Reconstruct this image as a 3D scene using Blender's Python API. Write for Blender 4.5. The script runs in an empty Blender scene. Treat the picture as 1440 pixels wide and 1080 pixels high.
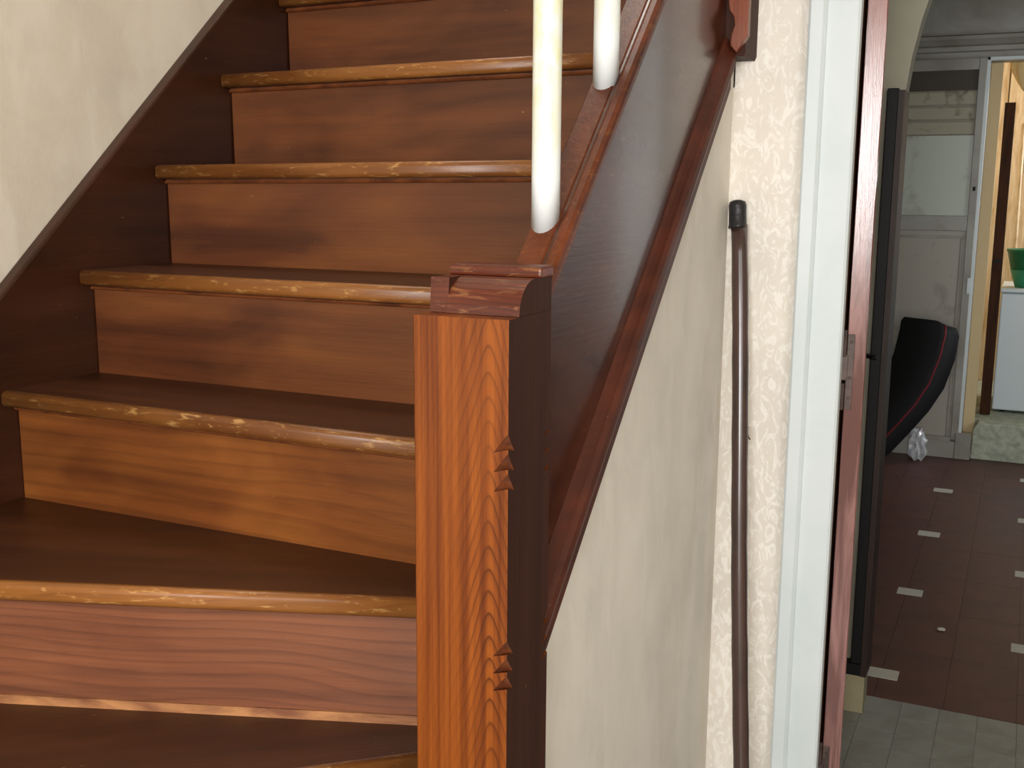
import bpy, bmesh, math, random
from mathutils import Vector, Matrix
random.seed(4)
D, S = bpy.data, bpy.context.scene
COL = S.collection
PI = math.pi

# ------------------------------------------------------------ camera, world, lights, exposure
EYE = 1.358
def make_camera():
    F, pi_, ro, ya = 1549.08, 0.177322, 0.0066773, 0.4368268
    f = Vector((-math.sin(ya)*math.cos(pi_), math.cos(ya)*math.cos(pi_), -math.sin(pi_)))
    r = Vector((math.cos(ya), math.sin(ya), 0)); u = r.cross(f)
    r2 = r*math.cos(ro)+u*math.sin(ro); u2 = -r*math.sin(ro)+u*math.cos(ro)
    m = Matrix((r2, u2, -f)).transposed().to_4x4(); m.translation = (0, 0, EYE)
    c = D.cameras.new('camera'); c.sensor_width = 36; c.lens = 36*F/1440; c.clip_start = .02
    o = D.objects.new('camera', c); COL.objects.link(o); o.matrix_world = m
    S.camera = o
make_camera()
S.view_settings.view_transform = 'Standard'; S.view_settings.look = 'None'
S.view_settings.gamma = 1; S.view_settings.use_curve_mapping = False
S.view_settings.exposure = 0.25
W = D.worlds.new('world'); S.world = W; W.use_nodes = True
W.node_tree.nodes['Background'].inputs[0].default_value = (.75, .85, 1, 1)
W.node_tree.nodes['Background'].inputs[1].default_value = .5
def area(name, loc, direction, sx, sy, power, col):
    l = D.lights.new(name, 'AREA'); l.shape = 'RECTANGLE'; l.size = sx; l.size_y = sy; l.energy = power; l.color = col
    o = D.objects.new(name, l); COL.objects.link(o); o.location = loc
    o.rotation_euler = Vector(direction).to_track_quat('-Z', 'Y').to_euler(); return o
area('window_daylight', (.22, -2.06, 1.53), (0, 1, 0), 1.0, .95, 92, (1, .99, .975))
area('left_fill', (-1.0, -2.06, 1.9), (.05, 1, -.1), .6, 1.0, 9, (1, .98, .95))  # weak fill added behind the camera on the left, no known window
area('side_fill', (1.27, -.55, 1.7), (-1, .25, -.1), 1.2, 1.1, 26, (.97, .98, 1))  # added right-side fill to lift the left and spandrel walls
area('stairwell_daylight', (-1.1, 2.4, 4.3), (0, -.2, -1), .9, .9, 24, (1, .97, .92))
area('hall_fill', (1.25, 4.7, 1.15), (-1, .2, -.25), 1.0, .8, 13, (.9, .97, 1))  # added fill for the hallway, no known window there
area('kitchen_daylight', (.85, 6.9, 1.9), (-1, -.1, -.25), .7, 1.0, 16, (1, .975, .94))

# ------------------------------------------------------------ helpers
def lin(c):
    r = []
    for v in c[:3]:
        v /= 255; r.append(v/12.92 if v <= .04045 else ((v+.055)/1.055)**2.4)
    return (*r, 1)
class NT:
    def __init__(s, name):
        s.m = D.materials.new(name); s.m.use_nodes = True; s.t = s.m.node_tree
        s.b = s.t.nodes['Principled BSDF']
    def n(s, typ, **k):
        nd = s.t.nodes.new(typ)
        for a, v in k.items(): setattr(nd, a, v)
        return nd
    def l(s, a, b): s.t.links.new(a, b)
    def set(s, sock, v):
        if isinstance(v, bpy.types.NodeSocket): s.l(v, sock)
        else: sock.default_value = v
    def coord(s, rnd=0.0, kind='Object'):
        t = s.n('ShaderNodeTexCoord').outputs[kind]
        if not rnd: return t
        o = s.n('ShaderNodeObjectInfo')
        mu = s.n('ShaderNodeVectorMath', operation='SCALE'); mu.inputs[0].default_value = (rnd, rnd*.7, rnd*.4)
        s.l(o.outputs['Random'], mu.inputs['Scale'])
        a = s.n('ShaderNodeVectorMath', operation='ADD'); s.l(t, a.inputs[0]); s.l(mu.outputs[0], a.inputs[1])
        return a.outputs[0]
    def scale(s, v, sc):
        m = s.n('ShaderNodeVectorMath', operation='MULTIPLY'); s.l(v, m.inputs[0]); m.inputs[1].default_value = sc; return m.outputs[0]
    def noise(s, v, sc, det=3, rough=.5, dist=0):
        n = s.n('ShaderNodeTexNoise'); s.l(v, n.inputs['Vector']); n.inputs['Scale'].default_value = sc
        n.inputs['Detail'].default_value = det; n.inputs['Roughness'].default_value = rough; n.inputs['Distortion'].default_value = dist
        return n.outputs['Fac']
    def math(s, op, a, b=0.0, c=0.0):
        m = s.n('ShaderNodeMath', operation=op); s.set(m.inputs[0], a); s.set(m.inputs[1], b); s.set(m.inputs[2], c); return m.outputs[0]
    def ramp(s, f, stops, interp='LINEAR'):
        r = s.n('ShaderNodeValToRGB'); s.l(f, r.inputs[0]); e = r.color_ramp; e.interpolation = interp
        while len(e.elements) < len(stops): e.elements.new(.5)
        for el, (p, c) in zip(e.elements, stops):
            el.position = p; el.color = c if len(c) == 4 else (*c, 1)
        return r.outputs[0]
    def mask(s, f, a, b):
        m = s.n('ShaderNodeMapRange'); s.l(f, m.inputs[0]); m.inputs[1].default_value = a; m.inputs[2].default_value = b; return m.outputs[0]
    def mix(s, f, a, b, mode='MIX'):
        m = s.n('ShaderNodeMix', data_type='RGBA', blend_type=mode); s.set(m.inputs[0], f); s.set(m.inputs[6], a); s.set(m.inputs[7], b); return m.outputs[2]
    def bump(s, h, strength, dist):
        b = s.n('ShaderNodeBump'); s.l(h, b.inputs['Height']); b.inputs['Strength'].default_value = strength; b.inputs['Distance'].default_value = dist
        s.l(b.outputs[0], s.b.inputs['Normal'])
    def fin(s, col, rough=.5, coat=0, spec=.5):
        s.set(s.b.inputs['Base Color'], col); s.set(s.b.inputs['Roughness'], rough)
        s.b.inputs['Coat Weight'].default_value = coat; s.b.inputs['Coat Roughness'].default_value = .22
        s.b.inputs['Specular IOR Level'].default_value = spec
        return s.m
def wl(c):
    """the varnish is a deep one: stained tones sit darker and redder than bare wood"""
    r = lin(c); return (r[0]*.80, r[1]*.74, r[2]*.70, 1)
def wood(name, base, dark, light, axis='x', ring=26, ringamp=.35, blotch=.5, wear=0, wearcol=(214, 160, 92), rough=.38, coat=.06, spec=.34, warpamp=.30):
    """varnished softwood, grain along the local axis given"""
    t = NT(name); v = t.coord(7.3)
    along = {'x': 0, 'y': 1, 'z': 2}[axis]
    def sc(a, c): k = [c, c, c]; k[along] = a; return t.scale(v, k)
    warp = t.noise(sc(1.3, 5), 1, 2)
    sep = t.n('ShaderNodeSeparateXYZ'); t.l(v, sep.inputs[0])
    oth = [sep.outputs[i] for i in range(3) if i != along]
    cross = t.math('ADD', t.math('MULTIPLY', oth[0], .55), oth[1])
    val = t.math('ADD', t.math('MULTIPLY', cross, ring), t.math('MULTIPLY', warp, ring*warpamp))
    fr = t.math('FRACT', val)
    rings = t.ramp(fr, [(0, (0, 0, 0)), (.55, (.15,)*3), (.86, (1, 1, 1)), (1, (0, 0, 0))])
    fibre = t.noise(sc(5, 190), 1, 3, .6)
    streak = t.noise(sc(1.1, 24), 1, 4, .55, .4)
    blot = t.noise(sc(2.2, 5), 1, 3, .55, .8)
    c = t.mix(t.mask(streak, .3, .72), wl(dark), wl(base))
    c = t.mix(t.math('MULTIPLY', t.mask(blot, .42, .75), blotch), c, wl(light))
    c = t.mix(t.math('MULTIPLY', rings, ringamp), c, wl(dark))
    c = t.mix(t.math('MULTIPLY', t.mask(fibre, .45, .8), .22), c, wl(dark))
    if wear:
        wn = t.noise(sc(26, 110), 1, 5, .7, .6)
        c = t.mix(t.math('MULTIPLY', t.mask(wn, .56, .66), wear), c, lin(wearcol))
    sp = t.noise(sc(60, 160), 1, 2)
    c = t.mix(t.math('MULTIPLY', t.mask(sp, .76, .8), .35), c, lin((190, 150, 110)))
    t.bump(t.math('ADD', fibre, t.math('MULTIPLY', blot, 1.5)), .25, .0015)
    return t.fin(c, t.math('ADD', t.math('MULTIPLY', blot, .2), rough-.1), coat, spec)
def newel_wood(name):
    t = NT(name); v = t.coord()
    sep = t.n('ShaderNodeSeparateXYZ'); t.l(v, sep.inputs[0])
    wob = t.noise(t.scale(v, (5, 5, 2.2)), 1, 2); wob2 = t.noise(t.scale(v, (8, 8, 2.2)), 1, 2)
    u = t.math('ADD', t.math('SUBTRACT', sep.outputs[0], .097), t.math('MULTIPLY', t.math('SUBTRACT', wob, .5), .03))
    q = t.math('DIVIDE', u, .0085)
    hyp = t.math('SUBTRACT', t.math('SQRT', t.math('ADD', t.math('MULTIPLY', q, q), 1)), 1)
    val = t.math('ADD', sep.outputs[2], t.math('MULTIPLY', hyp, .030))
    val = t.math('ADD', val, t.math('MULTIPLY', wob2, .16))
    fr = t.math('FRACT', t.math('DIVIDE', val, .030))
    rings = t.ramp(fr, [(0, (.08,)*3), (.35, (0, 0, 0)), (.75, (.3,)*3), (.90, (1, 1, 1)), (1, (.08,)*3)])
    amp = t.math('MULTIPLY', t.mask(t.noise(t.scale(v, (20, 20, 3)), 1, 2), .25, .6), t.mask(t.math('ABSOLUTE', u), .045, .012))
    fibre = t.noise(t.scale(v, (260, 260, 6)), 1, 3, .6)
    streak = t.noise(t.scale(v, (85, 85, 1.3)), 1, 4, .6)
    blot = t.noise(t.scale(v, (16, 16, 6)), 1, 3)
    c = t.mix(t.mask(streak, .35, .7), lin((96, 44, 13)), lin((150, 80, 25)))
    c = t.mix(t.math('MULTIPLY', t.mask(blot, .5, .8), .5), c, lin((104, 46, 18)))
    c = t.mix(t.math('MULTIPLY', rings, t.math('ADD', t.math('MULTIPLY', amp, .66), .14)), c, lin((50, 20, 9)))
    c = t.mix(t.math('MULTIPLY', t.mask(fibre, .5, .8), .25), c, lin((92, 42, 16)))
    t.bump(fibre, .2, .001)
    return t.fin(c, .4, .06, .25)
def plain(name, col, rough=.5, col2=None, sc=6, lo=.4, hi=.65, bump=0, bsc=60, bd=.001, metal=0, stretch=(1, 1, 1), coat=0, spec=.5):
    t = NT(name); v = t.scale(t.coord(3.1), stretch)
    c = lin(col)
    if col2: c = t.mix(t.mask(t.noise(v, sc, 4, .6, .5), lo, hi), lin(col), lin(col2))
    if bump: t.bump(t.noise(v, bsc, 4, .6), bump, bd)
    t.b.inputs['Metallic'].default_value = metal
    return t.fin(c, rough, coat, spec)
def wallpaper(name, base, light, feather=True, sc=30, strength=.5):
    t = NT(name); v = t.coord(0, 'Object')
    big = t.noise(v, 3.5, 4, .6); mid = t.noise(t.scale(v, (1, 1, .5)), sc, 3, .6, .6); fine = t.noise(t.scale(v, (1, 1, .35)), 260, 2)
    c = t.mix(t.mask(big, .35, .7), lin(base), lin(tuple(int(x*.93) for x in base)))
    if feather:
        w = t.noise(t.scale(v, (1.3, 1, .7)), sc, 3, .6, 2.6)
        c = t.mix(t.math('MULTIPLY', t.mask(w, .5, .6),   .5), c, lin(light))
        t.bump(w, strength, .003)
    else:
        c = t.mix(t.math('MULTIPLY', t.mask(mid, .45, .62), .5), c, lin(light))
        c = t.mix(t.math('MULTIPLY', t.mask(fine, .4, .7), .15), c, lin(light))
        t.bump(t.math('ADD', fine, mid), strength, .0015)
    return t.fin(c, .8, 0, .25)

M = {}
M['riser'] = wood('varnished_riser_wood', (110, 62, 33), (72, 38, 20), (140, 85, 42), ring=14, ringamp=.15, blotch=.8, warpamp=.2)
M['riser_o'] = wood('amber_riser_wood', (138, 80, 36), (88, 48, 22), (172, 108, 46), ring=34, ringamp=.32, blotch=.8, wear=0, warpamp=.13, wearcol=(190, 140, 80))
M['riser_p'] = wood('glare_toned_riser_wood', (150, 94, 64), (88, 52, 38), (164, 108, 76), ring=56, ringamp=.42, blotch=.5, wear=0, warpamp=.15, rough=.3, coat=.45)  # lighter pinkish base paints in the glare seen on the lower risers
M['tread'] = wood('dark_tread_wood', (80, 43, 15), (56, 29, 9), (96, 52, 17), ringamp=.15, blotch=.4, rough=.42, coat=.05, spec=.35)
M['nose'] = wood('worn_nosing_wood', (150, 96, 46), (104, 62, 30), (176, 120, 60), ring=50, ringamp=.3, blotch=.8, wear=.5, wearcol=(206, 160, 96))
M['strip'] = plain('pale_worn_strip', (176, 122, 76), .5, (120, 72, 46), 30, stretch=(.3, 1, 1))
M['bead'] = plain('dark_bead_wood', (120, 66, 34), .35, (84, 44, 24), 20)
M['string'] = wood('dark_string_wood', (66, 35, 20), (46, 23, 13), (80, 44, 23), axis='y', ring=20, ringamp=.2, blotch=.5, rough=.34, coat=.1)
M['outer'] = wood('glossy_dark_string_wood', (76, 36, 20), (54, 24, 13), (92, 46, 26), axis='y', ring=20, ringamp=.2, blotch=.8, rough=.28, coat=.5, wear=.05, spec=.3)
M['outer'].node_tree.nodes['Principled BSDF'].inputs['Coat Roughness'].default_value = .13
M['top'] = wood('reddish_string_top_wood', (106, 52, 26), (70, 32, 16), (140, 74, 34), axis='y', ring=60, ringamp=.3, blotch=.5, wear=.08, spec=.25, coat=.05)
M['mould'] = wood('reddish_moulding_wood', (92, 44, 27), (62, 28, 18), (108, 56, 34), axis='y', ring=40, ringamp=.2, blotch=.4, rough=.5, coat=0, spec=.3)
M['newel'] = newel_wood('orange_newel_wood')
M['cap'] = wood('dark_red_cap_wood', (112, 52, 34), (60, 27, 20), (140, 72, 42), axis='x', ring=150, ringamp=.6, blotch=.5, wear=.2, wearcol=(206, 150, 90), rough=.3, coat=.1, warpamp=.12)
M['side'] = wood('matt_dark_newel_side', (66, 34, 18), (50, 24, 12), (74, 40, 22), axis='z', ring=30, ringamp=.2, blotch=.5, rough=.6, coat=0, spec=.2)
M['chip'] = plain('dark_stained_carving', (104, 54, 28), .4, (74, 36, 20), 60)
M['orange'] = wood('orange_carved_wood', (156, 76, 28), (96, 42, 18), (176, 92, 36), axis='z', ring=60, ringamp=.4, coat=.05)
M['white'] = plain('cream_white_gloss_paint', (232, 232, 224), .25, (226, 221, 178), 5, .45, .62, .1, 40, .001, stretch=(4, 4, 1.2))
def baluster_paint():
    t = NT('white_gloss_paint_yellowed_by_hands'); v = t.coord(3.1)
    sep = t.n('ShaderNodeSeparateXYZ'); t.l(v, sep.inputs[0])
    tc = t.n('ShaderNodeTexCoord').outputs['Object']; s2 = t.n('ShaderNodeSeparateXYZ'); t.l(tc, s2.inputs[0])
    nz = t.noise(t.scale(v, (1, 1, .5)), 60, 4, .6)
    f = t.math('MULTIPLY', t.mask(s2.outputs[2], .05, .16), t.mask(nz, .25, .8))
    t.bump(nz, .15, .001)
    return t.fin(t.mix(f, lin((222, 226, 226)), lin((216, 208, 150))), .35)
M['white'] = baluster_paint()
M['casing'] = plain('cool_white_gloss_paint', (208, 215, 216), .4, (200, 209, 210), 4, bump=.1, bsc=20)
M['paper'] = wallpaper('embossed_cream_wallpaper', (228, 220, 208), (246, 243, 236), sc=30, strength=.3)
M['paper_left'] = wallpaper('mottled_beige_wallpaper', (214, 202, 182), (222, 213, 196), feather=False, sc=9, strength=.12)
M['plaster'] = wallpaper('smooth_greige_wallpaper', (220, 213, 202), (226, 220, 210), feather=False, sc=9, strength=.12)
M['hallwall'] = plain('olive_grey_paint', (150, 146, 128), .7, (132, 126, 108), 3)
M['greypaint'] = plain('grey_gloss_door_paint', (150, 148, 138), .45, (128, 122, 112), 3, bump=.1)
M['panelpaint'] = plain('pale_green_grey_panel_paint', (176, 182, 168), .4, (150, 146, 132), 5, .55, .7)
M['lowerpanel'] = plain('stained_grey_panel_paint', (156, 150, 138), .45, (116, 108, 98), 6, .55, .75)
M['blind'] = plain('mottled_cream_blind', (164, 158, 138), .7, (128, 120, 102), 14, .55, .65)
M['recess_shadow'] = plain('recess_shadow_paint', (62, 54, 44), .6)  # shadow tone for the head of the cupboard recess
M['leaf'] = plain('worn_pink_brown_edge', (98, 60, 54), .2, (140, 98, 92), 9, .42, .6, .35, 60, .0012, stretch=(5, 5, .35), coat=.3)
M['iron'] = plain('dull_iron', (78, 62, 56), .5, (54, 42, 38), 40, bump=.3, metal=.3)
M['black'] = plain('black_satin_wood', (9, 8, 9), .55, (13, 11, 11), 5, spec=.25)
M['brown'] = plain('dark_brown_wood', (66, 36, 14), .6, (44, 24, 9), 8, stretch=(6, 6, .6), spec=.15)
M['strip_brown'] = plain('nearly_black_brown_wood', (42, 27, 18), .5, (32, 20, 13), 8, stretch=(6, 6, .6), spec=.3)
M['block'] = plain('cream_skirting_paint', (150, 142, 112), .6, (132, 124, 94), 8)
M['cane'] = plain('dark_brown_lacquer', (70, 48, 42), .26, (52, 38, 34), 5, stretch=(3, 3, 1), bump=.1, bsc=50, coat=.4)
M['rubber'] = plain('wrinkled_black_rubber', (22, 21, 24), .38, bump=.8, bsc=120, bd=.002)
M['tile_p'] = plain('pale_grey_tile', (138, 140, 132), .42, (122, 122, 114), 9)
M['tile_b'] = plain('red_brown_tile', (88, 51, 44), .45, (74, 44, 38), 7)
M['insert'] = plain('ivory_tile_insert', (186, 182, 168), .5)
M['grout'] = plain('dark_grout', (70, 58, 52), .8)
M['stone'] = plain('pale_terrazzo', (186, 190, 170), .8, (150, 156, 138), 22, bump=.4, bsc=50)
M['fridge'] = plain('white_enamel', (214, 224, 228), .35)
M['green'] = plain('green_plastic', (24, 110, 66), .45)
M['green2'] = plain('lighter_green_plastic', (52, 138, 98), .45)
M['pine'] = plain('yellow_pine_wood', (218, 196, 158), .5, (190, 158, 114), 9, stretch=(4, 4, .5))
M['cloth'] = plain('pale_yellow_cloth', (226, 196, 140), .85)
M['fabric'] = plain('black_mesh_fabric', (14, 14, 18), .7, bump=.3, bsc=200)
M['red'] = plain('red_piping', (120, 22, 36), .5)
M['hook'] = plain('brown_rusty_wire', (96, 44, 24), .5)
M['ceil'] = plain('off_white_ceiling', (200, 196, 186), .9)
M['kitchen'] = plain('warm_cream_wall', (214, 190, 146), .8)
def film():
    t = NT('clear_plastic_film'); t.b.inputs['Transmission Weight'].default_value = .6; t.b.inputs['IOR'].default_value = 1.25
    return t.fin((.93, .95, 1, 1), .15, 1)
M['film'] = film()

def link(name, bm, mat, parent=None, loc=(0, 0, 0), rot=(0, 0, 0), smooth=False, bevel=0):
    me = D.meshes.new(name); bmesh.ops.recalc_face_normals(bm, faces=bm.faces); bm.to_mesh(me); bm.free()
    me.materials.append(M[mat] if isinstance(mat, str) else mat)
    o = D.objects.new(name, me); COL.objects.link(o); o.location = loc; o.rotation_euler = rot
    if smooth:
        for p in me.polygons: p.use_smooth = True
    if bevel:
        b = o.modifiers.new('bevel', 'BEVEL'); b.width = bevel; b.segments = 2; b.limit_method = 'ANGLE'; b.angle_limit = .6
    if parent:
        o.parent = parent
    return o
def empty(name, loc=(0, 0, 0), rot=(0, 0, 0)):
    o = D.objects.new(name, None); COL.objects.link(o); o.location = loc; o.rotation_euler = rot; o.empty_display_size = .1; return o
def tag(o, label, cat, group=None, kind=None):
    o['label'] = label; o['category'] = cat
    if group: o['group'] = group
    if kind: o['kind'] = kind
    return o
def struct(o): o['kind'] = 'structure'; return o
def box(x0, x1, y0, y1, z0, z1, bm=None):
    bm = bm or bmesh.new()
    v = [bm.verts.new(p) for p in [(x0,y0,z0),(x1,y0,z0),(x1,y1,z0),(x0,y1,z0),(x0,y0,z1),(x1,y0,z1),(x1,y1,z1),(x0,y1,z1)]]
    for f in [(0,3,2,1),(4,5,6,7),(0,1,5,4),(1,2,6,5),(2,3,7,6),(3,0,4,7)]: bm.faces.new([v[i] for i in f])
    return bm
def prism(pts, fn, a, b, bm=None):
    """extrude a 2-D outline between depths a and b; fn maps (u, v, depth) to a point"""
    bm = bm or bmesh.new()
    A = [bm.verts.new(fn(u, v, a)) for u, v in pts]; B = [bm.verts.new(fn(u, v, b)) for u, v in pts]
    n = len(pts)
    bm.faces.new(A); bm.faces.new(B[::-1])
    for i in range(n): bm.faces.new([A[i], B[i], B[(i+1) % n], A[(i+1) % n]])
    return bm
YZ = lambda u, v, d: (d, u, v)
XZ = lambda u, v, d: (u, d, v)
XY = lambda u, v, d: (u, v, d)
def loft(secs, bm=None, cap=True):
    bm = bm or bmesh.new(); rows = [[bm.verts.new(p) for p in s] for s in secs]; n = len(rows[0])
    for a, b in zip(rows, rows[1:]):
        for i in range(n): bm.faces.new([a[i], a[(i+1) % n], b[(i+1) % n], b[i]])
    if cap: bm.faces.new(rows[0][::-1]); bm.faces.new(rows[-1])
    return bm
def tube(pts, r, n=10, bm=None):
    pts = [Vector(p) for p in pts]; secs = []
    for i, p in enumerate(pts):
        d = (pts[min(i+1, len(pts)-1)]-pts[max(i-1, 0)]).normalized()
        a = d.orthogonal() if i == 0 else (a - d*a.dot(d))
        a.normalize(); b = d.cross(a)
        rr = r[i] if isinstance(r, (list, tuple)) else r
        secs.append([p+(a*math.cos(2*PI*k/n)+b*math.sin(2*PI*k/n))*rr for k in range(n)])
    return loft(secs, bm)
def lathe(prof, n=32, bm=None):
    return loft([[(r*math.cos(2*PI*k/n), r*math.sin(2*PI*k/n), z) for k in range(n)] for r, z in prof], bm)

# ------------------------------------------------------------ the room shell
XL = -1.61          # inner face of the wall string
RISE, GO = .2, .2122
YN = 2.18           # wall that carries the door casing
struct(link('floor', box(-1.75, 1.4, -2.2, YN+.12, -.1, 0), 'tile_p'))
struct(link('wall_left', box(XL-.14, XL-.03, -2.2, 4.4, 0, 4.4), 'paper_left'))
bm = bmesh.new()
box(-1.75, -1.3, -2.2, -2.1, 0, 4.4, bm); box(-1.3, -.7, -2.2, -2.1, 0, 1.4, bm); box(-1.3, -.7, -2.2, -2.1, 2.4, 4.4, bm)
box(-.7, -.28, -2.2, -2.1, 0, 4.4, bm); box(-.28, .72, -2.2, -2.1, 0, 1.05, bm); box(-.28, .72, -2.2, -2.1, 2.01, 4.4, bm); box(.72, 1.4, -2.2, -2.1, 0, 4.4, bm)
struct(link('wall_back', bm, 'paper_left'))
bm = box(1.3, 1.4, -2.2, -1.15, 0, 4.4); box(1.3, 1.4, .05, YN, 0, 4.4, bm); box(1.3, 1.4, -1.15, .05, 0, 1.15, bm); box(1.3, 1.4, -1.15, .05, 2.25, 4.4, bm)
struct(link('wall_right', bm, 'paper_left'))
bm = box(-.545, -.335, YN, YN+.12, 0, 4.4); box(-.60, -.545, YN, YN+.12, 0, 1.55, bm); box(-.335, .62, YN, YN+.12, 2.06, 4.4, bm); box(.62, 1.4, YN, YN+.12, 0, 4.4, bm)
struct(link('wall_front', bm, 'paper'))
struct(link('ceiling', box(-1.75, 1.4, -2.2, 4.5, 4.4, 4.5), 'ceil'))
struct(link('wall_stairwell', box(-1.75, -.4, 4.4, 4.5, 2.6, 4.4), 'paper_left'))
struct(link('wall_stairwell_side', box(-.545, -.445, YN+.12, 4.4, 2.5, 4.4), 'plaster'))

# spandrel wall below the string
low = lambda y: .793+.92*(y-1.278)
bm = prism([(1.2, 0), (YN, 0), (YN, low(YN)+.08), (1.2, low(1.2)+.08)], YZ, -.60, -.548)
struct(link('wall_spandrel', bm, 'plaster'))

# door casing, two bands
bm = prism([(-.405, YN), (-.405, YN-.028), (-.401, YN-.031), (-.379, YN-.031), (-.374, YN-.024), (-.372, YN-.019), (-.318, YN-.021), (-.3135, YN-.017), (-.3125, YN)], XY, 0, 2.12)
bm2 = bm
box(-.405, .70, YN-.024, YN, 2.07, 2.17, bm2)
box(.60, .69, YN-.024, YN, 0, 2.07, bm2)
struct(link('trim_1', bm2, 'casing'))
struct(link('door_jamb_lining', box(-.335, -.3125, YN+.001, YN+.03, 0, 2.06), 'brown'))
bpy.data.objects['door_jamb_lining'].name = 'trim_2'

# ------------------------------------------------------------ door leaf standing open, hinge edge towards the camera
door = struct(empty('door_1', (-.306, YN+.006, 0), (0, 0, math.radians(9.5))))
bm = bmesh.new(); n = 40
# leaf with slightly chipped near edge
random.seed(3)
secs = []
for i in range(n+1):
    z = .012+2.03*i/n; e = random.uniform(0, .0016); e2 = random.uniform(0, .0016)
    secs.append([(e, .0, z), (.0352-e2, 0, z), (.0362, .003, z), (.0362, .66, z), (0, .66, z), (0, .003, z)])
leaf = link('door_leaf', loft(secs), 'leaf', door)
for zc in (1.012, .155):
    bm = box(.0005, .014, -.0015, .001, zc-.078, zc+.07)
    box(-.008, .003, -.004, .004, zc-.02, zc+.03, bm)
    hg = link('hinge', bm, 'iron', door, bevel=.0008)
    bm = bmesh.new()
    for dz in (-.055, -.015, .055):
        m = Matrix.Translation((.008, -.0018, zc+dz)) @ Matrix.Rotation(PI/2, 4, 'X')
        bmesh.ops.create_cone(bm, cap_ends=True, segments=12, radius1=.0036, radius2=.002, depth=.0022, matrix=m)
    link('hinge_screws', bm, 'iron', hg)['kind'] = 'stuff'
    bm = tube([(-.004, -.003, zc-.078), (-.004, -.003, zc-.026)], .0035, 8); tube([(-.004, -.003, zc+.026), (-.004, -.003, zc+.078)], .0035, 8, bm)
    link('hinge_pin', bm, 'iron', hg)
hp = [(.036, .60, .955), (.052, .60, .957), (.068, .596, .955), (.079, .585, .953), (.081, .565, .955), (.077, .55, .961)]
link('lever_handle', tube(hp, [.006, .005, .0055, .0055, .005, .004], 8), 'black', door, smooth=True)

# ------------------------------------------------------------ hallway beyond the door
HY, FY = 2.87, 5.97
struct(link('wall_hall_left', box(-.60, -.48, YN+.12, HY, 0, 2.5), 'hallwall'))
arch = []
for i in range(0, 33):
    a = PI - PI*i/32
    arch.append((.394+.70*math.cos(a), 1.50+.88*math.sin(a)))
bm = bmesh.new()
pts = [(-.60, 0), (-.306, 0)] + arch + [(1.10, 0), (1.4, 0), (1.4, 2.5), (-.60, 2.5)]
struct(link('wall_arch', prism(pts, XZ, HY, HY+.07), 'hallwall'))
struct(link('wall_hall_right', box(1.3, 1.4, YN+.12, FY, 0, 2.5), 'hallwall'))
struct(link('wall_hall_far_left', box(-1.7, -1.6, HY+.13, FY, 0, 2.5), 'hallwall'))
struct(link('wall_hall_return', box(-1.7, -.60, HY+.02, HY+.13, 0, 2.5), 'hallwall'))
struct(link('ceiling_hall', box(-1.7, 1.4, YN+.12, FY+.12, 2.5, 2.6), 'ceil'))
# floor of the hallway: grout bed, tiles as pieces
fl = struct(link('floor_hall', box(-1.7, 1.4, YN+.12, FY+.1, -.1, -.004), 'grout'))
def tile_mesh(name, sx, sy, mat, h=.004, z=-.004):
    bm = box(.0004, sx-.0004, .0004, sy-.0004, z, z+h); me = D.meshes.new(name)
    bmesh.ops.recalc_face_normals(bm, faces=bm.faces); bm.to_mesh(me); bm.free(); me.materials.append(M[mat]); return me
def put(me, name, x, y, z=0):
    o = D.objects.new(name, me); COL.objects.link(o); o.location = (x, y, z); o.parent = fl; return o
tp = tile_mesh('pale_tile', .0935, .0935, 'tile_p')
for i in range(-1, 8):
    for j in range(7): put(tp, 'pale_tile', -.307+i*.0935, 2.954-(j+1)*.0935, random.uniform(-.0002, .0002))
tb = tile_mesh('brown_tile', .1775, .1794, 'tile_b')
for i in range(-2, 5):
    for j in range(17):
        put(tb, 'brown_tile', -.29+i*.1775, 2.957+j*.1794-.0, random.uniform(-.0002, .0002))
# the rest of the two floors, out of view
link('tile_field', box(-1.6, -.65, HY+.075, FY, -.004, -.001), 'tile_b', fl)
link('tile_field', box(.6, 1.3, 2.957, FY, -.004, -.001), 'tile_b', fl)
link('tile_field', box(.44, 1.3, YN+.12, 2.954, -.004, -.001), 'tile_p', fl)
ti = tile_mesh('ivory_tile', .082, .066, 'insert', .0012, 0)
for x, y0, k in ((-.282, 3.115, 5), (.084, 3.475, 4), (.44, 3.115, 4)):
    for j in range(k):
        if y0+j*.715 < FY-.05: put(ti, 'ivory_tile', x-.041+(.012*j/4 if x < 0 else 0), y0+j*.715-.033, .0006)

# dark post board and jamb lining on the arch pier, cream skirting block below it
pier = tag(empty('corner_board', (-.32, HY-.022, .105)), 'tall black board with brown corner strip on the hallway arch pier, above a cream block', 'board')
link('backboard', box(-.020, .006, -.012, .019, .03, 1.49), 'black', pier, bevel=.002)
link('foot', box(-.085, .006, -.014, .019, -.001, .03), 'black', pier)
cs = link('corner_strip', prism([(.0065, -.017), (.0205, -.017), (.0205, .09), (.0148, .09), (.0148, .0205), (.0065, .0205)], XY, -.001, 1.485), 'strip_brown', pier); cs['label'] = 'dark brown corner strip with a worn edge'
struct(link('baseboard_hall', box(-.48, -.302, HY-.036, HY-.001, 0, .104), 'block', bevel=.003))

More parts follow.
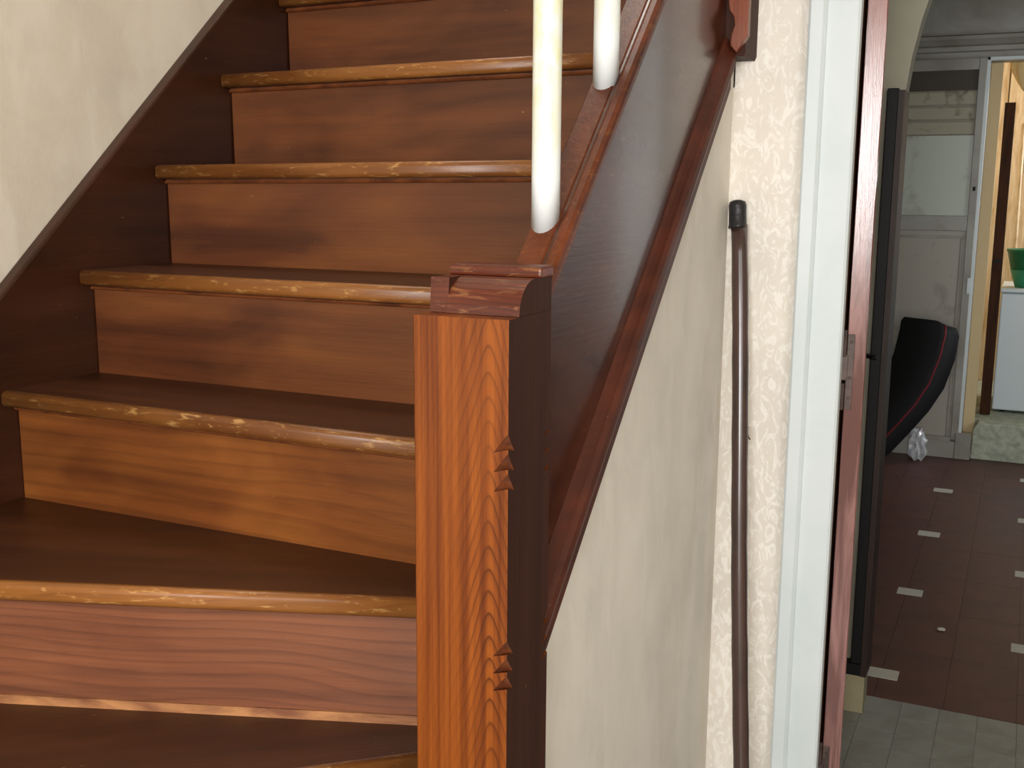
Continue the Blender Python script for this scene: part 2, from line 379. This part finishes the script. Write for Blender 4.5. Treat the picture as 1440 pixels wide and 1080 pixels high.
# far wall with cupboard door, doorway and mouldings
bm = box(-1.7, -.245, FY, FY+.12, 0, 2.5); box(-.245, .50, FY, FY+.12, 1.972, 2.5, bm); box(.50, 1.4, FY, FY+.12, 0, 2.5, bm)
struct(link('wall_far', bm, 'greypaint'))
bm = prism([(FY-.0, 2.015), (FY-.018, 2.02), (FY-.022, 2.04), (FY-.010, 2.05), (FY-.030, 2.075), (FY-.034, 2.09), (FY, 2.10)], YZ, -1.6, 1.3)
struct(link('trim_3', bm, 'greypaint'))
bm = box(-.262, -.245, FY-.012, FY+.001, .02, 1.99); box(-.262, .52, FY-.012, FY+.001, 1.972, 1.99, bm)
tr = struct(link('trim_4', bm, 'casing', bevel=.003))
bm = box(-.30, -.192, FY+.12, FY+.17, 0, 1.972)
struct(link('trim_5', bm, 'kitchen'))
cup = struct(empty('door_2', (-.92, FY, 0)))
# frame around two recessed fields, local x 0..0.64
bm = box(0, .045, -.026, -.001, .085, 1.985)
box(.625, .66, -.026, -.001, .10, 1.985, bm); box(.045, .625, -.026, -.001, 1.93, 1.985, bm); box(.045, .625, -.026, -.001, 1.155, 1.23, bm); box(.045, .625, -.026, -.001, .085, .11, bm)
link('frame', bm, 'greypaint', cup, bevel=.003)
link('upper_panel', box(.045, .625, -.010, -.001, 1.23, 1.62), 'panelpaint', cup)
for a, b in ((1.623, 1.692), (1.696, 1.762), (1.766, 1.836)):
    link('blind_slat', prism([(-.006, a), (-.013, a+.004), (-.010, b-.01), (-.003, b)], YZ, .045, .622), 'blind', cup)
link('recess_shadow_strip', box(.045, .625, -.006, -.001, 1.836, 1.93), 'recess_shadow', cup)  # dark strip stands in for the deep shadow at the recess top
bm = box(.05, .625, -.010, -.001, .11, 1.155)
lp = link('lower_panel', bm, 'lowerpanel', cup)
bm = bmesh.new()
for x0, x1, z0, z1 in ((.05, .625, 1.118, 1.130), (.602, .612, .11, 1.118)): box(x0, x1, -.016, -.010, z0, z1, bm)
link('panel_bead', bm, 'greypaint', lp, bevel=.002)
bm = tube([(.645, -.027, 1.352), (.645, -.027, 1.372)], .006, 10); link('keyhole', bm, 'black', cup)
link('latch_plate', box(.646, .662, -.032, -.026, .845, .925), 'casing', cup, bevel=.003)
struct(link('baseboard_far', box(-1.6, -.27, FY-.034, FY-.001, 0, .088), 'greypaint', bevel=.003))
struct(link('trim_6', box(-.272, -.196, FY-.04, FY-.001, 0, .135), 'greypaint', bevel=.004))

# kitchen beyond
bm = prism([(-.196, 0), (.498, 0), (.498, .19), (-.17, .19), (-.19, .16)], XZ, FY+.0, FY+.13)
box(-.30, 1.3, FY+.13, 7.4, 0, .19, bm)
struct(link('floor_kitchen', bm, 'stone', bevel=.006))
struct(link('wall_kitchen_back', box(-.8, 1.4, 7.4, 7.5, 0, 2.5), 'kitchen'))
struct(link('wall_kitchen_left', box(-.4, -.30, FY+.17, 7.4, 0, 2.5), 'kitchen'))
struct(link('wall_kitchen_right', box(1.3, 1.4, FY+.12, 7.4, 0, 2.5), 'kitchen'))
struct(link('ceiling_kitchen', box(-.8, 1.4, FY+.12, 7.5, 2.5, 2.6), 'ceil'))
kd = tag(empty('cabinet_door', (-.175, 6.0, .19)), 'narrow dark brown door edge standing in the far kitchen doorway left of the fridge', 'door')
link('door_panel', box(0, .050, .21, .28, 0, 1.60), 'brown', kd, bevel=.002)
link('latch', box(.012, .046, .195, .21, .80, .815), 'black', kd)
fr = tag(empty('fridge', (-.12, 6.31, .19)), 'low white fridge on the raised kitchen floor under the green pot', 'fridge')
link('body', box(0, .56, .035, .5, .012, .64), 'fridge', fr, bevel=.008)
link('door', box(0, .56, 0, .033, .015, .635), 'fridge', fr, bevel=.008)
link('top_lid', box(-.004, .564, -.004, .5, .64, .662), 'fridge', fr, bevel=.006)
for x in (.05, .51):
    for y in (.06, .45): link('foot', tube([(x, y, 0), (x, y, .013)], .015, 8), 'black', fr)
pot = tag(empty('plant_pot', (-.005, 6.42, .852)), 'green plastic pot stack on top of the white fridge', 'pot')
link('lower_pot', lathe([(.052, 0), (.056, 0), (.086, .095), (.08, .095), (.05, .006)]), 'green2', pot, smooth=True)
link('upper_bowl', lathe([(.07, .09), (.084, .096), (.104, .185), (.109, .188), (.109, .2), (.1, .2), (.08, .1)]), 'green', pot, smooth=True)
# pine boards and gathered cloth
pn = tag(empty('pine_panelling', (-.30, 7.395, .19)), 'yellow pine board panelling at the back of the kitchen', 'panelling')
for i in range(9):
    x = i*.11; link('plank', box(x+.003, x+.107, -.03-(.006 if i % 2 else 0), 0, 0, 2.2), 'pine', pn, bevel=.003)
lean = tag(link('leaning_slat', tube([(-.075, 6.66, .87), (-.09, 6.9, 1.72)], .012, 6), 'pine'), 'thin pale slat leaning above the fridge in the kitchen', 'slat')
cl = []
for i in range(9):
    z = 2.02-.18*i/8; w = .075-.0040*i*i/4; sec = []
    for k in range(24):
        a = 2*PI*k/24; rr = 1+.16*math.sin(6*a+i*.5)
        sec.append((-.085+w*math.cos(a)*rr, 6.15+.03*math.sin(a)*rr, z))
    cl.append(sec)
tag(link('gathered_cloth', loft(cl), 'cloth', smooth=True), 'pale yellow gathered cloth hanging at the top of the far doorway', 'cloth')
# black low chair by the cupboard
ch = tag(empty('lounge_chair', (-.7, 5.35, 0)), 'black low floor chair with red piping leaning back before the grey cupboard door', 'chair')
def chair_sections(sp, wl, th):
    out = []
    wd = Vector((-.86, .5, 0))
    for i, (x, z) in enumerate(sp):
        a = sp[max(i-1, 0)]; b = sp[min(i+1, len(sp)-1)]
        d = Vector((b[0]-a[0], b[1]-a[1])).normalized()
        nrm = Vector((-d.y, .55, d.x))          # away from the front face
        if nrm.x < 0: nrm = -nrm
        nrm = Vector((abs(d.y)*.85, .5, -abs(d.x)*.85)).normalized()
        p = Vector((x, 5.22, z)); s = []
        e = .45 if i == 0 else 1; tp = .74 if i == 0 else (.93 if i == 1 else 1)
        for u, v in ((.06, 0), (.94, 0), (1, .18), (1, .82), (.9, 1), (.1, 1), (0, .82), (0, .18)):
            uu = .5+(u-.5)*tp
            s.append(p+wd*wl*uu+nrm*th[i]*(.5+(v-.5)*e))
        out.append(s)
    return out
sp = [(-.335, .79), (-.318, .765), (-.316, .72), (-.332, .62), (-.368, .50), (-.42, .40), (-.49, .30), (-.565, .20), (-.65, .12)]
th = [.07, .08, .085, .095, .10, .10, .10, .10, .10]
bk = link('backrest', loft(chair_sections(sp, .25, th)), 'fabric', ch, smooth=True)
bk.matrix_parent_inverse = Matrix.Translation((.7, -5.35, 0))
pp = link('piping', tube([(x+.004, 5.214, z) for x, z in sp[1:]], .0045, 6), 'red', bk, smooth=True)
se = link('seat', box(-1.15, -.62, 5.15, 5.6, .03, .17), 'fabric', ch, bevel=.03); se.matrix_parent_inverse = Matrix.Translation((.7, -5.35, 0))
bs = link('base', box(-1.1, -.62, 5.18, 5.57, 0, .03), 'black', ch); bs.matrix_parent_inverse = Matrix.Translation((.7, -5.35, 0))

# crumpled clear plastic beside the skirting
random.seed(8)
bm = bmesh.new(); bmesh.ops.create_icosphere(bm, subdivisions=3, radius=1)
for v in bm.verts:
    k = 1+random.uniform(-.28, .22); v.co = Vector((v.co.x*.045*k, v.co.y*.04*k, max(-.085, v.co.z*.085*k)))
tag(link('plastic_bag', bm, 'film', loc=(-.44, 5.80, .0855)), 'crumpled clear plastic bag on the floor by the grey skirting', 'bag')
bm = bmesh.new(); bmesh.ops.create_icosphere(bm, subdivisions=1, radius=.011); bmesh.ops.scale(bm, vec=(1.3, 1, .5), verts=bm.verts)
tag(link('paper_scrap', bm, 'insert', loc=(-.157, 3.52, .0055)), 'tiny white scrap on the brown tiles', 'scrap')

# ------------------------------------------------------------ staircase
st = tag(empty('staircase', (-1.1, 1.2, 0)), 'varnished brown wooden staircase with winders, carved newel post and white balusters', 'staircase')
def part(o, par=None):
    par = par or st
    if par is st: o.parent = st; o.matrix_parent_inverse = Matrix.Translation((1.1, -1.2, 0))
    else: o.parent = par
    return o
def T(n): return 1.2+RISE*n
NT_, OV = .0285, .035
def nose_profile():
    p = [(NT_/2, .0)]; r = .0095
    for k in range(6):
        a = PI/2+PI/2*k/5; p.append((r+r*math.cos(a), -r+r*math.sin(a)))
    for k in range(6):
        a = PI+PI/2*k/5; p.append((r+r*math.cos(a), -NT_+r+r*math.sin(a)))
    return p+[(NT_/2, -NT_)]                    # (local y, local z) from top to bottom of the round
def step(n, A, B, back, tilt=(0, 0), tread_mat='tread', riser_mat='riser', nosemat='nose', bottom=None):
    """one step: nosing runs from A (left) to B (right); 'back' lists the rear corners of the tread, right to left"""
    A, B = Vector((*A, 0)), Vector((*B, 0)); L = (B-A).length; ang = math.atan2(B.y-A.y, B.x-A.x)
    z = T(n)+tilt[0]; ty = -math.atan2(tilt[1]-tilt[0], L)
    R = Matrix.Translation((A.x, A.y, z)) @ Matrix.Rotation(ang, 4, 'Z') @ Matrix.Rotation(ty, 4, 'Y')
    Ri = R.inverted()
    loc = lambda p: (Ri @ Vector((p[0], p[1], z)))
    bp = [loc(p) for p in back]
    poly = [(0, NT_/2), (L, NT_/2)] + [(p.x, p.y) for p in bp]
    tr = link('tread', prism(poly, XY, -NT_, 0), tread_mat, loc=R.translation, rot=R.to_euler()); part(tr)
    prof = nose_profile(); pr = prof + [(NT_/2, -NT_), (NT_/2, 0)]
    pr = prof
    bmn = prism(pr, lambda u, v, d: (d, u, v), 0.001, L-.001)
    no = link('nosing', bmn, nosemat, smooth=False); part(no, tr); no['label'] = 'worn lighter rounded nosing'
    for p in no.data.polygons: p.use_smooth = len(p.vertices) == 4
    bd = link('bead', prism([(OV, -NT_), (OV-.006, -NT_), (OV-.006, -NT_-.003), (OV-.010, -NT_-.0035), (OV-.011, -NT_-.006), (OV-.008, -NT_-.0085), (OV, -NT_-.009)], lambda u, v, d: (d, u, v), .001, L-.001), 'bead'); part(bd, tr)
    h = RISE-NT_+.02 if bottom is None else bottom
    ri = link('riser', box(0, L, OV, OV+.018, -NT_-h, -NT_), riser_mat, loc=R.translation, rot=R.to_euler()); part(ri)
    if n == -2:
        bs_ = link('base_strip', box(0, L, OV-.004, OV+.001, -NT_-h+.018, -NT_-h+.034), 'strip'); part(bs_, ri); bs_['label'] = 'pale worn strip along the foot of the riser'
    return tr
XR = -.60
YK0 = 1.5265
ys = {n: YK0+GO*n for n in range(0, 9)}; ys[-1] = 1.334
tilts = {0: (-.002, .0), 1: (-.004, .005), 2: (-.008, .004), 3: (-.011, .002)}
for n in range(-1, 9):
    yb = (ys[n+1] if n < 8 else ys[n]+GO)+OV+.004
    rm = {-1: 'riser_o', 0: 'riser'}.get(n, 'riser')
    step(n, (XL+.002, ys[n]), (XR, ys[n]), [(XR, yb), (XL+.002, yb)], tilts.get(n, (0, 0)), riser_mat=rm)
# winders: nosing lines fanning about the newel
def line_at_x(p, q, x): return (x, p[1]+(q[1]-p[1])*(x-p[0])/(q[0]-p[0]))
w2 = ((-1.286, 1.041), (-.725, 1.240))
A2, B2 = line_at_x(*w2, XL+.002), line_at_x(*w2, XR)
step(-2, A2, B2, [(XR, ys[-1]+OV+.004), (XL+.002, ys[-1]+OV+.004)], riser_mat='riser_p')
w3 = ((-.764, 1.131), (-.699, 1.187)); A3, B3 = line_at_x(*w3, XL+.002), line_at_x(*w3, -.62)
step(-3, A3, B3, [(XR, B2[1]+OV+.004), (B2[0]-.01, B2[1]+OV+.004), (A2[0], A2[1]+OV+.01)], riser_mat='riser_p')
A4, B4 = (-1.20, .05), (-.625, 1.085)
step(-4, A4, B4, [(-.63, 1.19), (B3[0]-.0, B3[1]+.01), (A3[0]+.0, A3[1]+.05), (XL+.002, .05)], riser_mat='riser_p')
A5, B5 = (-.75, .02), (-.60, 1.078)
step(-5, A5, B5, [(-.632, 1.08), (A4[0]-.04, A4[1])], riser_mat='riser_p')

# wall string with rounded top edge
top = [(4.3, 1.170+.9*(4.3-1.357)), (1.33, 1.146), (1.2, 1.075), (.9, .95), (.2, .88)]
pts = top + [(.2, 0), (1.3, .0), (1.5, .3), (3.6, 2.62), (4.3, 3.2)]
ws = link('wall_string', prism(pts, YZ, XL-.029, XL), 'string', bevel=.005); part(ws)
# outer string
topz = lambda y: 1.267+.962*(y-1.304)
Y0, Y1 = 1.202, 2.088
bm = prism([(Y0, topz(Y0)), (Y1, topz(Y1)), (Y1, low(Y1)+.012), (Y0, low(Y0)+.012)], YZ, -.60, -.5435)
os_ = link('outer_string', bm, 'outer'); part(os_); os_['label'] = 'dark glossy outer string board'
bm = prism([(YN+.0, topz(YN)), (4.3, topz(4.3)), (4.3, low(4.3)), (YN, low(YN))], YZ, -.60, -.548)
part(link('outer_string', bm, 'outer'))
def sheared(prof, za, zb, ya=Y0, yb=Y1):
    return loft([[(x, ya, za+dz) for x, dz in prof], [(x, yb, zb+dz) for x, dz in prof]])
lipp = [(-.601, -.012), (-.601, .001), (-.5985, .003), (-.566, .003), (-.5635, -.0005), (-.5605, -.0005), (-.558, .006), (-.5535, .009), (-.5455, .009), (-.5405, .005), (-.5395, -.004), (-.5395, -.014), (-.5435, -.018)]
lip = link('string_top', sheared(lipp, topz(Y0), topz(Y1)), 'top'); part(lip)
mpf = [(-.546, -.004), (-.533, 0), (-.5295, .006), (-.5295, .028), (-.531, .034), (-.524, .042), (-.521, .058), (-.523, .072), (-.530, .078), (-.533, .086), (-.538, .096), (-.5435, .1), (-.546, .1)]
mo = link('string_moulding', sheared(mpf, low(Y0)-.004, low(Y1)-.004), 'mould'); part(mo)

# newel post with chip-carved corners
NX0, NX1, NY0, NY1 = -.629, -.509, 1.08, 1.20
def notch_c(z):
    for zt, zb in notches:
        if zb < z <= zt: return .0012+.0165*(zt-z)/(zt-zb)
    return .0012
notches = []
for z0, z1 in ((1.086, 1.018), (.842, .778)):
    h = (z0-z1)/3
    for k in range(3): notches.append((z0-k*h, z0-(k+1)*h+.0012))
w_, d_ = NX1-NX0, NY1-NY0
rows = [(z, .0012, 0) for z in (0, .3, .6, .95, 1.15, 1.2145)]
for zt, zb in notches: rows += [(zt, .0012, 0), (zb+1e-5, .0175, 0), (zb, .0012, .0045)]
rows.sort(key=lambda r: (r[0], -r[2])); c0 = .0012
k0 = .0176                                    # the carving reaches this far in from each corner
secs = [[(c0, 0, z), (w_-k0, 0, z), (w_-c, 0, z+e), (w_, c, z+e), (w_, k0, z), (w_, d_-k0, z), (w_, d_-c, z+e), (w_-c, d_, z+e), (w_-k0, d_, z), (c0, d_, z), (0, d_-c0, z), (0, c0, z)] for z, c, e in rows]
nw = link('newel_post', loft(secs), 'newel', loc=(NX0, NY0, 0)); part(nw); nw['label'] = 'orange newel post with bold grain and chip-carved corner notches'
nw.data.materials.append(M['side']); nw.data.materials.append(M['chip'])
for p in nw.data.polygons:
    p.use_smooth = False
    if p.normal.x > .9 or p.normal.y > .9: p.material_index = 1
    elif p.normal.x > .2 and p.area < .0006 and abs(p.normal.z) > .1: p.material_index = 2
# cap: coved block and thin plate
def cove(y_top, curve):
    out = []
    for k in range(7):
        t = k/6; out.append((1.108+(y_top-1.108)*(1-math.cos(t*PI/2)) if curve else 1.112+.004*t, 1.2145+.0005+.040*(math.sin(t*PI/2) if curve else t)))
    return out
bm = bmesh.new(); cols = []
for f in (0, .1, .204, .206, .35, .5, .65, .8, .9, 1):
    k = 0 if f < .205 else 1; a = cove(1.150, False); b = cove(1.150, True)
    x = NX0+.004+(NX1-NX0-.004)*f
    col = [(x, a[j][0]*(1-k)+b[j][0]*k, a[j][1]*(1-k)+b[j][1]*k) for j in range(7)]
    col += [(x, 1.16, 1.2545), (x, NY1-.001, 1.2545), (x, NY1-.001, 1.2148)]
    cols.append([(p[0]-NX0, p[1]-NY0, p[2]-1.2145) for p in col])
cp = link('newel_cap', loft(cols), 'cap', loc=(NX0, NY0, 1.2145)); part(cp)
cp.data.materials.append(M['side'])
for p in cp.data.polygons:
    if p.normal.x > .9: p.material_index = 1
pl = prism([(NX0+.0, 1.2545), (NX1+.002, 1.2545), (NX1+.002, 1.2675), (NX0+.006, 1.2675), (NX0+.001, 1.264)], lambda u, v, d: (u-NX0, d-NY0, v-1.2145), 1.163, NY1+.002)
plo = link('cap_plate', pl, 'cap', bevel=.003); part(plo, cp)

# upper newel drop at the wall corner
un = link('newel_drop', prism([(-.60, 1.598), (-.508, 1.598), (-.505, 1.605), (-.505, 2.9), (-.60, 2.9)], XZ, 2.09, YN-.001), 'side'); part(un)
pc = [(-.536, 2.9), (-.498, 2.9), (-.498, 1.632), (-.5175, 1.603), (-.529, 1.615), (-.528, 1.635), (-.522, 1.65), (-.524, 1.665), (-.533, 1.678), (-.536, 1.70)]
pd = link('pendant_plate', prism(pc, XZ, 2.068, 2.09), 'orange', bevel=.0015); part(pd, un); pd['label'] = 'orange carved plate with a pointed end'
# balusters and handrail
for k in range(4):
    y = 1.352+.206*k; zb = topz(y)-.004
    rr = .019; prof = []
    bm = bmesh.new(); n = 20
    secs = [[(rr*math.cos(2*PI*j/n), rr*math.sin(2*PI*j/n), (.965*rr*math.sin(2*PI*j/n)) if i == 0 else zz) for j in range(n)] for i, zz in enumerate((0, .06, .45, .86))]
    b = link('baluster', loft(secs), 'white', loc=(-.584+.004*k, y, zb), smooth=True); part(b)
hr = link('handrail', loft([[(-.572+dx, y, topz(y)+.84+dz) for dx, dz in ((-.028, 0), (.028, 0), (.03, .03), (.018, .05), (-.018, .05), (-.03, .03))] for y in (1.24, 2.088)]), 'top'); part(hr)

# ------------------------------------------------------------ walking stick against the wall, hook on the wallpaper
P0, P1 = Vector((-.4085, 1.962, .0)), Vector((-.523, 2.150, 1.3345))
stick = tag(empty('stick', P0), 'slim dark brown stick with a black rubber cap leaning on the cream wallpaper', 'stick')
ax = (P1-P0); q = ax.to_track_quat('Z', 'Y'); Ln = ax.length
npt = 26; pts = []; rad = []
for i in range(npt):
    t = i/(npt-1); pts.append((.003*math.sin(t*PI*1.6), .002*math.sin(t*9), .012+t*(Ln-.06))); rad.append(.0158+.0005*math.sin(i*2.3))
sh = link('shaft', tube(pts, rad, 20), 'cane', stick, rot=q.to_euler(), smooth=True)
r = .0158
cpf = [(.0160, Ln-.054), (.0180, Ln-.054), (.0182, Ln-.050), (.0170, Ln-.047), (.0168, Ln-.02), (.0172, Ln-.010), (.0152, Ln-.003), (.009, Ln), (.002, Ln+.0005)]
cpo = link('cap', lathe(cpf, 24), 'rubber', stick, rot=q.to_euler(), smooth=True); cpo['label'] = 'black rubber cap'
fe = link('ferrule', lathe([(.014, .006), (.017, .004), (.0165, .03), (.0145, .032)], 24), 'rubber', stick, rot=q.to_euler(), smooth=True)
tag(link('wall_hook', tube([(-.489, YN-.001, .882), (-.490, YN-.007, .876), (-.489, YN-.008, .868), (-.486, YN-.006, .861), (-.483, YN-.004, .857)], [.001, .0024, .0026, .0018, .0012], 8), 'hook', smooth=True), 'small bent brown hook on the cream wallpaper right of the stick', 'hook')
